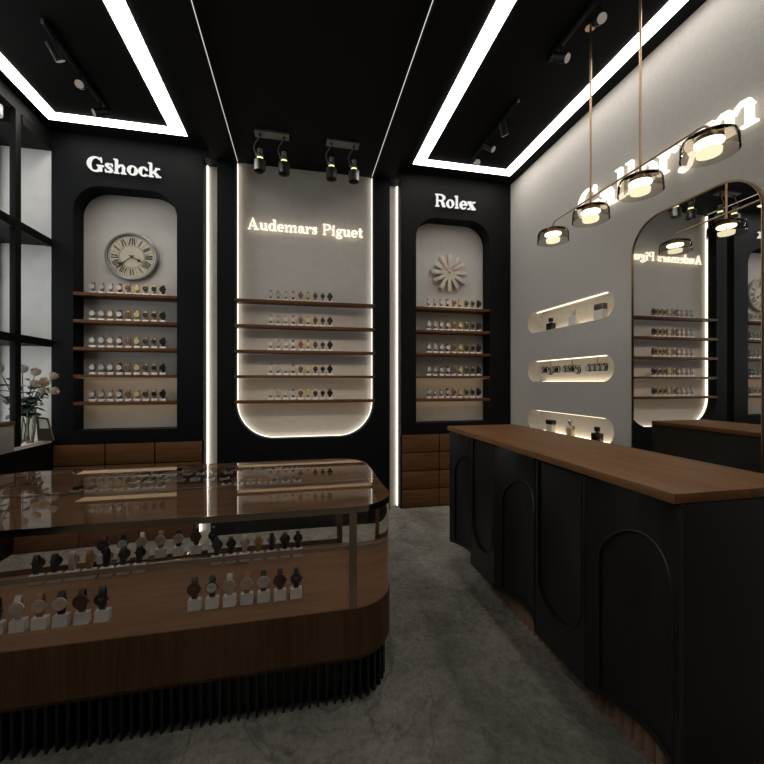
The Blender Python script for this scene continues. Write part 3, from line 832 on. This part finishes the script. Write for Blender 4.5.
for k in range(nx):
    b.cyl((DX + .137 + (k + .5) * px_ - OK_.x, y0 + .01 - OK_.y, .1145), px_ * .5, .229, 'z', 'wood_flute', 14)
b.build('fluted_foot', t)
o = MB().box(1.143, 1.768, 1.038, 3.052, TOPZ + .001, 1.128, 'wood_top', .002).build('worktop')
tag(o, 'long brown wooden worktop lying on the black service counter', 'worktop')

# ------------------------------------------------------------------ mirror
MY0, MY1, MZ0, MZ1 = 1.672, 2.548, .35, 2.738
t = thing('wall_mirror', 'tall wall mirror with rounded corners and thin brass frame behind the counter', 'mirror', (XR, (MY0 + MY1) / 2, MZ0))
OM = Vector(t.location); FM = lambda u, v, d: Vector((d, u, v)) - OM
b = MB(); b.prism(rrect(MY0 + .004, MY1 - .004, MZ0 + .004, MZ1 - .004, .24, 14), XR - .014, XR - .002, FM, 'mirror_glass'); b.build('glass', t)
b = MB()
b.ring(rrect(MY0, MY1, MZ0, MZ1, .245, 14), rrect(MY0 + .004, MY1 - .004, MZ0 + .004, MZ1 - .004, .241, 14), XR - .024, XR - .001, FM, 'brass')
b.ring(rrect(MY0 - .006, MY1 + .006, MZ0 - .006, MZ1 + .006, .251, 14), rrect(MY0 - .003, MY1 + .003, MZ0 - .003, MZ1 + .003, .248, 14), XR - .016, XR - .001, FM, 'brass')
b.build('frame', t)

# ------------------------------------------------------------------ niche lights and goods
for (a, c), nm in zip(NICHES, ('top', 'middle', 'bottom')):
    b = MB(); b.box(XR + .030, XR + .046, NY0 + .12, NY1 - .12, c - .0125, c - .0045, 'led_niche')
    tag(b.build('led_strip'), f'warm light line under the ceiling of the {nm} rounded wall niche', 'light strip')
    b = MB(); b.box(XR + .092, XR + .138, NY0 + .13, NY1 - .13, a + .0045, a + .007, 'led_floor')
    tag(b.build('led_strip'), f'warm light line along the floor edge of the {nm} rounded wall niche', 'light strip')
def bottle(kind, y, z, label):
    t = thing('perfume_bottle', label, 'perfume', (XR + .062, y, z + .0045), 0, 'perfume bottles in the wall niches')
    t.scale = (1.1, 1.2, 1.22)
    if kind == 'black':
        b = MB(); b.box(-.030, .030, -.035, .035, 0, .066, 'perfume_black', .006); b.build('bottle', t)
        b = MB(); b.cyl((0, 0, .072), .014, .014, 'z', 'dark_chrome', 16); b.build('collar', t)
        b = MB(); b.box(-.015, .015, -.017, .017, .079, .112, 'perfume_black', .003); b.build('cap', t)
    elif kind == 'frost':
        b = MB(); b.box(-.026, .026, -.045, .045, 0, .086, 'frosted', .008); b.build('bottle', t)
        b = MB(); b.cyl((0, 0, .092), .011, .014, 'z', 'silver', 16); b.build('collar', t)
        b = MB(); b.cyl((0, 0, .119), .014, .042, 'z', 'chrome', 18, .012); b.build('cap', t)
    elif kind == 'wide':
        b = MB(); b.box(-.026, .026, -.048, .048, 0, .080, 'frosted', .008); b.build('bottle', t)
        b = MB(); b.box(-.024, .024, -.044, .044, .081, .124, 'dark_chrome', .004); b.build('cap', t)
    elif kind == 'darkcap':
        b = MB(); b.box(-.026, .026, -.040, .040, 0, .072, 'frosted', .006); b.build('bottle', t)
        b = MB(); b.box(-.028, .028, -.042, .042, .073, .112, 'perfume_black', .005); b.build('cap', t)
    elif kind == 'ball':
        b = MB(); b.box(-.022, .022, -.036, .036, 0, .090, 'bottle_glass', .006); bb = b.build('bottle', t)
        b = MB(); b.box(-.016, .016, -.028, .028, .006, .070, 'frosted', .004); b.build('perfume', bb)
        b = MB(); b.cyl((0, 0, .097), .011, .014, 'z', 'silver', 16); b.build('collar', t)
        b = MB(); b.sphere((0, 0, .120), .020, 'chrome', 18); b.build('cap', t)
def ypx(px):                                   # depth along the niche for a column of the view
    a = (px - 382) / 382; return (XR + .10 + .07) * (.9783 - .2074 * a) / (.2074 + .9783 * a)
z1 = NICHES[0][0]; z3 = NICHES[2][0]
bottle('black', 3.66, z1, 'small black perfume bottle at the far end of the top niche')
bottle('frost', 3.30, z1, 'frosted perfume bottle with chrome cap in the middle of the top niche')
bottle('wide', 2.96, z1, 'frosted perfume bottle with wide dark cap at near end of top niche')
bottle('darkcap', 3.66, z3, 'frosted perfume bottle with black cap at far end of bottom niche')
bottle('ball', 3.36, z3, 'clear perfume bottle with silver ball cap in the bottom niche')
bottle('black', 3.00, z3, 'black perfume bottle at the near end of the bottom niche')
# hanging bars with watches
def hung_watch(st, cs, dl, r):
    b = MB(); strap_loop(b, -.034, .020, .037, .018, st)
    b.cyl((0, -.022, -.040), r, .009, 'y', cs, 20); b.cyl((0, -.0272, -.040), r * .82, .002, 'y', dl, 20)
    b.box(-.001, .001, -.0290, -.0284, -.040, -.026, 'dial_black' if dl != 'dial_black' else 'silver'); b.box(-.009, .001, -.0290, -.0284, -.041, -.039, 'dial_black' if dl != 'dial_black' else 'silver')
    return b
HW = {'s': (('leather_black', 'black_metal', 'dial_white', .027), 'white-faced watch'), 'b': (('leather_black', 'black_metal', 'dial_black', .026), 'black watch'),
      'w': (('leather_black', 'black_metal', 'dial_white', .026), 'black-strapped white-faced watch'), 'l': (('leather_black', 'black_metal', 'dial_white', .027), 'lower white-faced watch'), 'g': (('leather_brown', 'black_metal', 'dial_grey', .026), 'grey-faced watch')}
hproto = {}
zb = NICHES[1][1] - .078
NTH = ['first', 'second', 'third', 'fourth', 'fifth']
for yc, seq, nm in ((3.665, 'wblwb', 'far'), (3.335, 'wgbl', 'middle'), (3.00, 'ssss', 'near')):
    t = thing('watch_hanger', f'brass T-shaped watch hanger at the {nm} end of the middle niche' if nm != 'middle' else 'brass T-shaped watch hanger in the centre of the middle niche', 'hanger', (XR + .065, yc, NICHES[1][1] - .0045), 0, 'watch hangers in the middle niche')
    b = MB(); b.rod((0, 0, 0), (0, 0, -.074), .006, 'brass'); b.build('hanging_rod', t)
    L = .062 * (len(seq) - 1) / 2 + .03
    b = MB(); b.rod((0, -L, -.0735), (0, L, -.0735), .006, 'brass'); b.build('cross_bar', t)
    for j, c in enumerate(seq):
        if c not in hproto: o = hung_watch(*HW[c][0]).build('wristwatch'); hproto[c] = o
        else: o = hproto[c].copy(); COL.objects.link(o)
        o.location = (XR + .065, yc + (len(seq) - 1) / 2 * .062 - j * .062, zb + .0065 - (.02 if c == 'l' else 0)); o.rotation_euler.z = -PI / 2
        where = 'near' if nm == 'near' else ('far' if nm == 'far' else 'centre')
        tag(o, f'{HW[c][1]}, {NTH[j]} from left on the {where} hanger in the middle niche', 'watch', 'watches hanging in the middle niche')

# ------------------------------------------------------------------ hanging brass lamp over the counter
PX, LZ = 1.90, 2.665
LY = [2.703, 2.297, 1.900, 1.510]
t = thing('pendant_lamp', 'brass bar pendant lamp with four smoked glass shades hanging before the right wall', 'lamp', (PX, 2.1, ZC))
OP = Vector(t.location)
BZ = LZ + .115
b = MB()
pts = [(0, LY[0] - OP.y, LZ + .05 - OP.z), (0, LY[0] - OP.y, BZ - .035 - OP.z)]
pts += [(0, LY[0] - .04 + .04 * math.cos(a) - OP.y, BZ - .035 + .035 * math.sin(a) - OP.z) for a in (.4, .8, 1.2, PI / 2)]
pts += [(0, LY[3] + .04 - .04 * math.cos(a) - OP.y, BZ - .035 + .035 * math.sin(a) - OP.z) for a in (PI / 2, 1.2, .8, .4)]
pts += [(0, LY[3] - OP.y, BZ - .035 - OP.z), (0, LY[3] - OP.y, LZ + .05 - OP.z)]
b.tube(pts, .0065, 'brass', 10); b.build('bar', t)
for y in (LY[1], LY[2]):
    b = MB(); b.rod((0, y - OP.y, -.002), (0, y - OP.y, LZ + .05 - OP.z), .0075, 'brass', 12); b.build('hanging_rod', t)
    b = MB(); b.cyl((0, y - OP.y, -.008), .035, .015, 'z', 'brass', 24); b.build('canopy', t)
for y in LY:
    c = (0, y - OP.y, LZ - OP.z)
    b = MB(); b.lathe([(.028, .052), (.085, .050), (.108, .038), (.116, .015), (.118, -.045), (.1155, -.045), (.1135, .014), (.106, .035), (.084, .0465), (.028, .048)], c, 'smoke_glass', 40, True); sh = b.build('glass_shade', t)
    b = MB(); b.cyl((0, c[1], c[2] + .047), .030, .016, 'z', 'brass', 24); b.cyl((0, c[1], c[2] + .030), .058, .022, 'z', 'brass', 32); b.build('lamp_holder', t)
    b = MB(); b.cyl((0, c[1], c[2] + .015), .060, .008, 'z', 'lamp_white', 32); b.build('lamp_disc', t)
    b = MB(); b.cyl((0, c[1], c[2] - .034), .050, .022, 'z', 'reflection_yellow', 32, .053); b.rod((0, c[1], c[2] - .02), (0, c[1], c[2] + .012), .006, 'brass'); b.build('glass_reflection', t)  # glowing yellow drum stands in for the disc's reflection in the glass

# ------------------------------------------------------------------ double spotlights on the central ceiling
for sx, ty, nm in ((-1, 3.92, 'left twin spotlight with grey plate near the backlit panel'), (1, 3.92, 'right twin spotlight with grey plate near the backlit panel'),
                   (-1, 1.9, 'added left twin spotlight, out of view above the viewer, brightening the central panel'), (1, 1.9, 'added right twin spotlight, out of view above the viewer, brightening the central panel')):  # the pair above the viewer is added, unseen, to light the panel
    t = thing('ceiling_spotlight', nm, 'spotlight', (sx * .35, ty, 3.955), 0, 'twin spotlights on the central ceiling')
    b = MB(); b.box(-.165, .165, -.055, .055, -.022, 0, 'spot_plate', .003); b.build('plate', t)
    for dx in (-.115, .115):
        b = MB(); b.cyl((dx, 0, -.026), .014, .012, 'z', 'black_metal', 14); b.rod((dx, 0, -.022), (dx, 0, -.175), .004, 'black_metal')
        pts = []
        for k in range(15):
            f = k / 14; pts.append((dx - .030 * f - .055 * math.sin(PI * f) ** 1.2 * (.35 + .65 * f), .0, -.03 - .20 * f))
        b.tube(pts, .0045, 'socket_grey', 6); b.build('arm', t)
        b = MB(); b.cyl((dx, 0, -.195), .024, .050, 'z', 'socket_grey', 22); b.cyl((dx, 0, -.228), .032, .020, 'z', 'spot_plate', 22); b.cyl((dx, 0, -.246), .028, .016, 'z', 'socket_grey', 22)
        b.cyl((dx - .034, 0, -.228), .010, .02, 'x', 'socket_grey', 12); b.build('socket', t)
        b = MB(); b.cyl((dx, 0, -.262), .030, .016, 'z', 'bulb', 20); b.rod((dx, 0, -.27), (dx, 0, -.30), .012, 'dark_chrome'); b.build('bulb', t)
        b = MB(); b.lathe([(.051, -.280), (.055, -.284), (.055, -.386), (.052, -.388), (.050, -.384), (.049, -.286)], (dx, 0, 0), 'dark_chrome', 28, True); b.cyl((dx, 0, -.305), .0495, .01, 'z', 'black_metal', 20); b.build('shade', t)

# ------------------------------------------------------------------ track spots
def track(x, y0, y1, label):
    b = MB(); b.box(-.014, .014, 0, y1 - y0, -.03, 0, 'black_metal', .002)
    b.box(-.010, .010, -.008, .008, -.032, .0, 'spot_plate', .002)
    o = b.build('lighting_track', None, (x, y0, ZC)); tag(o, label, 'lighting track')
track(-1.795, 3.03, 3.93, 'black lighting track inside the light rectangle above the roman-numeral clock')
track(1.79, 3.02, 3.93, 'black lighting track nearest the starburst clock, inside the right light rectangle')
track(1.79, 1.75, 2.60, 'black lighting track above the hanging brass lamp, inside the right light rectangle')
def track_spot(x, y, aim, label):
    t = thing('track_spotlight', label, 'spotlight', (x, y, ZC - .03), 0, 'black track spotlights')
    b = MB(); b.cyl((0, 0, -.009), .012, .020, 'z', 'black_metal', 12); b.rod((0, 0, -.015), (0, 0, -.06), .006, 'black_metal'); b.build('arm', t)
    d = Vector(aim).normalized(); c = Vector((0, 0, -.078))
    b = MB(); b.rod(c - d * .055, c + d * .055, .032, 'black_metal', 22); b.rod(c - d * .056, c - d * .03, .034, 'black_metal', 22)
    b.build('head', t)
    b = MB(); b.rod(c + d * .050, c + d * .0565, .029, 'lens_dim', 22); b.build('lens', t)
track_spot(-1.795, 3.17, (.25, .35, -.6), 'black track spotlight farthest from the roman-numeral clock, seen from its side')
track_spot(-1.795, 3.48, (.3, -.8, -.5), 'middle spotlight of the left track, its pale lens facing us')
track_spot(-1.795, 3.80, (-.7, -.45, -.5), 'spotlight of the left track nearest the roman-numeral clock')
track_spot(1.79, 3.27, (.3, .2, -.6), 'first spotlight of the far right track, by its grey end cap')
track_spot(1.79, 3.55, (.5, -.5, -.6), 'middle spotlight of the far right track')
track_spot(1.79, 3.82, (-.3, -.8, -.5), 'spotlight of the far right track nearest the starburst clock')
track_spot(1.79, 2.46, (.35, -.6, -.5), 'spotlight left of the far brass rod on the near right track')
track_spot(1.84, 2.15, (-.3, -.75, -.6), 'spotlight in front of the far brass rod on the near right track')

# the lamps inside the spotlights
def lamp(x, y, z, tx, ty, tz, W, angle, col=(1, .80, .60), r=.03):
    d = bpy.data.lights.new('spot_beam', 'SPOT'); d.energy = W; d.spot_size = math.radians(angle); d.spot_blend = 1; d.color = col; d.shadow_soft_size = r
    o = bpy.data.objects.new('spot_beam', d); COL.objects.link(o); o.location = (x, y, z)
    o.rotation_euler = (Vector((tx, ty, tz)) - Vector((x, y, z))).to_track_quat('-Z', 'Y').to_euler()
for sx in (-1.795, 1.79):
    for y in (3.17, 3.48): lamp(sx, y - .03, 3.80, sx, 4.55, 1.15, 40, 46)
for sx in (-.465, -.235, .235, .465): lamp(sx, 1.9, 3.54, sx * .5, 4.55, 1.35, 30, 40)  # beams of the added unseen fittings, put in to brighten the central panel
# ------------------------------------------------------------------ window ledge: vase of roses, gilt picture stand, box, white spotlight
SZ = .937
vx, vy = -2.572, 4.135
t = thing('glass_vase', 'clear glass vase with gilt ribs on the white window ledge', 'vase', (vx, vy, SZ))
b = MB(); b.lathe([(.001, .004), (.062, .004), (.066, .010), (.080, .12), (.084, .30), (.081, .30), (.077, .12), (.062, .014), (.001, .012)], (0, 0, 0), 'vase_glass', 28); b.build('glass', t)
b = MB()
for k in range(6):
    a = 2 * PI * k / 6 + .3
    b.tube([(.066 * math.cos(a), .066 * math.sin(a), .004), (.081 * math.cos(a), .081 * math.sin(a), .12), (.085 * math.cos(a), .085 * math.sin(a), .30)], .004, 'brass', 6)
b.tube([(.067 * math.cos(2 * PI * k / 24), .067 * math.sin(2 * PI * k / 24), .006) for k in range(24)], .005, 'brass', 6, True)
b.build('gilt_ribs', t)
rnd = random.Random(3)
def leaf(b, p, d, L, w_, mat='leaf'):
    d = Vector(d).normalized(); s = d.cross(Vector((0, 0, 1))).normalized(); u = s.cross(d)
    n0 = len(b.bm.faces); rows = []
    for k in range(7):
        f = k / 6; ww = w_ * math.sin(PI * min(1, f * .92 + .04)) ** .8
        c = Vector(p) + d * (L * f) - Vector((0, 0, 1)) * (L * .35 * f * f)
        rows.append([b.bm.verts.new(c - s * ww + u * .25 * ww), b.bm.verts.new(c), b.bm.verts.new(c + s * ww + u * .25 * ww)])
    for A, B in zip(rows, rows[1:]):
        for j in range(2): b.bm.faces.new((A[j], A[j + 1], B[j + 1], B[j]))
    b.mark(n0, mat, True)
def bloom(b, c, d, r):
    q = Vector((0, 0, 1)).rotation_difference(Vector(d).normalized()).to_matrix()
    for layer, (rr, hh, n, op) in enumerate(((.30, 1.0, 3, .05), (.55, 1.0, 4, .12), (.80, .92, 5, .22), (1.0, .78, 6, .42))):
        for k in range(n):
            a0 = 2 * PI * k / n + layer * .6; n0 = len(b.bm.faces); rows = []
            for i in range(6):
                f = i / 5; row = []
                rad = r * rr * .86 * (math.sin(min(1, f * 1.35) * PI / 2) ** .6) + r * op * .9 * max(0, f - .7)
                for j in range(5):
                    g_ = (j - 2) / 2; a = a0 + g_ * (PI / n) * 1.25 * (1 - .55 * max(0, f - .72) / .28)
                    z = r * 1.75 * hh * f - r * .16 * g_ * g_ * f
                    row.append(b.bm.verts.new(Vector(c) + q @ Vector((rad * math.cos(a), rad * math.sin(a), z - r * .5))))
                rows.append(row)
            for A, B in zip(rows, rows[1:]):
                for j in range(4): b.bm.faces.new((A[j], A[j + 1], B[j + 1], B[j]))
            b.mark(n0, 'petal', True)
# rose heads: (dx, dy, dz above ledge, size, label)
ROSES = [((-.05, -.22, .66), .050, 'pale rose standing highest left of the black post', (-.3, -.2, 1)),
         ((.0, -.02, .665), .048, 'tall pale rose beside the post, topmost in the vase', (.1, -.1, 1)),
         ((.065, .04, .64), .046, 'large pale rose right of the tallest one', (.3, -.1, 1)),
         ((-.04, -.03, .575), .042, 'small bright rose just under the tallest one', (-.2, -.5, .8)),
         ((.125, .05, .545), .048, 'pale rose at the middle right of the bouquet', (.6, -.3, .8)),
         ((.17, .10, .605), .042, 'small rosebud at the upper right of the bouquet', (.5, .1, 1)),
         ((.15, -.02, .475), .034, 'pinkish rose under the right side of the bouquet', (.8, -.3, .4)),
         ((.215, .02, .475), .040, 'rose leaning farthest right in front of the dark tower', (1, -.15, .25)),
         ((-.09, -.24, .49), .042, 'pale rose low beyond the post at the left edge', (-.6, -.4, .6)),
         ((.09, .0, .535), .040, 'half hidden pale rose in the centre of the bouquet', (.2, -.6, .8))]
for (h, r, lb, d) in ROSES:
    t = thing('rose', lb, 'flower', (vx, vy, SZ), 0, 'roses in the glass vase')
    hv = Vector(h); dv = Vector(d).normalized()
    base = Vector((rnd.uniform(-.035, .035), rnd.uniform(-.035, .035), .018)); neck = Vector((h[0] * .28, h[1] * .28, .30))
    tip = hv - dv * r * .5
    b = MB(); pts = []
    for k in range(11):
        f = k / 10
        if f < .45: p = base.lerp(neck, f / .45)
        else:
            g_ = (f - .45) / .55; p = (neck.lerp(neck + Vector((0, 0, .12)), g_)).lerp((tip - dv * .05).lerp(tip, g_), g_)
        pts.append(p)
    b.tube(pts, .0045, 'stem_green', 6); b.build('stem', t)
    b = MB(); bloom(b, hv, dv, r); b.build('bloom', t)
    b = MB()
    for k in range(15):
        f = rnd.uniform(.42, .93); p = pts[min(10, int(f * 10))]; a = rnd.uniform(0, 2 * PI)
        leaf(b, p, (math.cos(a), math.sin(a), rnd.uniform(-.2, .6)), rnd.uniform(.06, .11), rnd.uniform(.020, .034))
    b.build('leaves', t)
# gilt-edged picture stand
t = thing('picture_frame', 'gilt-edged picture leaning behind the glass vase on the white ledge', 'frame', (-2.555, 4.235, SZ))
b = MB(); b.prism([(.035, 0), (.165, 0), (.115, .215), (.02, .235)], .0, .012, FB, 'leather_brown'); pn = b.build('panel', t)
b = MB(); b.prism([(.052, .12), (.128, .12), (.108, .205), (.045, .215)], -.003, -.0005, FB, 'frosted'); b.build('picture', pn)
b = MB(); b.tube([(.035, .006, .005), (.165, .006, .005), (.115, .006, .215), (.02, .006, .235)], .005, 'brass', 6, True); b.build('gilt_edge', t)
# wooden-topped box on the ledge
t = thing('display_box', 'grey box with wooden top on the window ledge at the left edge', 'box', (-2.53, 3.27, SZ))
b = MB(); b.box(-.20, .185, -.42, .38, 0, .215, 'box_grey', .003); b.build('body', t)
b = MB(); b.box(-.205, .190, -.425, .385, .216, .245, 'wood_drawer', .003); b.build('lid', t)
t = thing('hanging_spotlight', 'white cylindrical spotlight hanging in the top of the window bay', 'spotlight', (-2.575, 3.80, 3.93))
b = MB(); b.cyl((0, 0, -.012), .045, .022, 'z', 'white_plastic', 22); b.rod((0, 0, -.02), (0, 0, -.10), .012, 'white_plastic'); b.build('mount', t)
b = MB(); b.cyl((0, 0, -.145), .048, .09, 'z', 'white_plastic', 24); b.build('head', t)

# ------------------------------------------------------------------ world, camera, view
w = bpy.data.worlds.new('world'); scn.world = w; w.use_nodes = True
bg = w.node_tree.nodes['Background']; bg.inputs[0].default_value = (1, .985, .965, 1); bg.inputs[1].default_value = 2.0
cam = bpy.data.cameras.new('camera'); co = bpy.data.objects.new('camera', cam); COL.objects.link(co)
cam.sensor_width = 36; cam.sensor_fit = 'HORIZONTAL'; cam.lens_unit = 'FOV'; cam.angle = math.radians(90)
cam.clip_start = .05; cam.clip_end = 60
co.location = (-.07, 0, 1.5); co.rotation_euler = (PI / 2, 0, -math.atan2(81, 382))
scn.camera = co
vs = scn.view_settings; vs.view_transform = 'Standard'; vs.look = 'None'; vs.gamma = 1; vs.exposure = 0; vs.use_curve_mapping = False
cy_ = scn.cycles
cy_.use_denoising = True
try: cy_.denoiser = 'OPENIMAGEDENOISE'
except Exception: pass
cy_.caustics_refractive = True; cy_.caustics_reflective = True
cy_.max_bounces = 14; cy_.transmission_bounces = 12; cy_.transparent_max_bounces = 16; cy_.diffuse_bounces = 5; cy_.glossy_bounces = 6
cy_.sample_clamp_indirect = 6; cy_.blur_glossy = .5
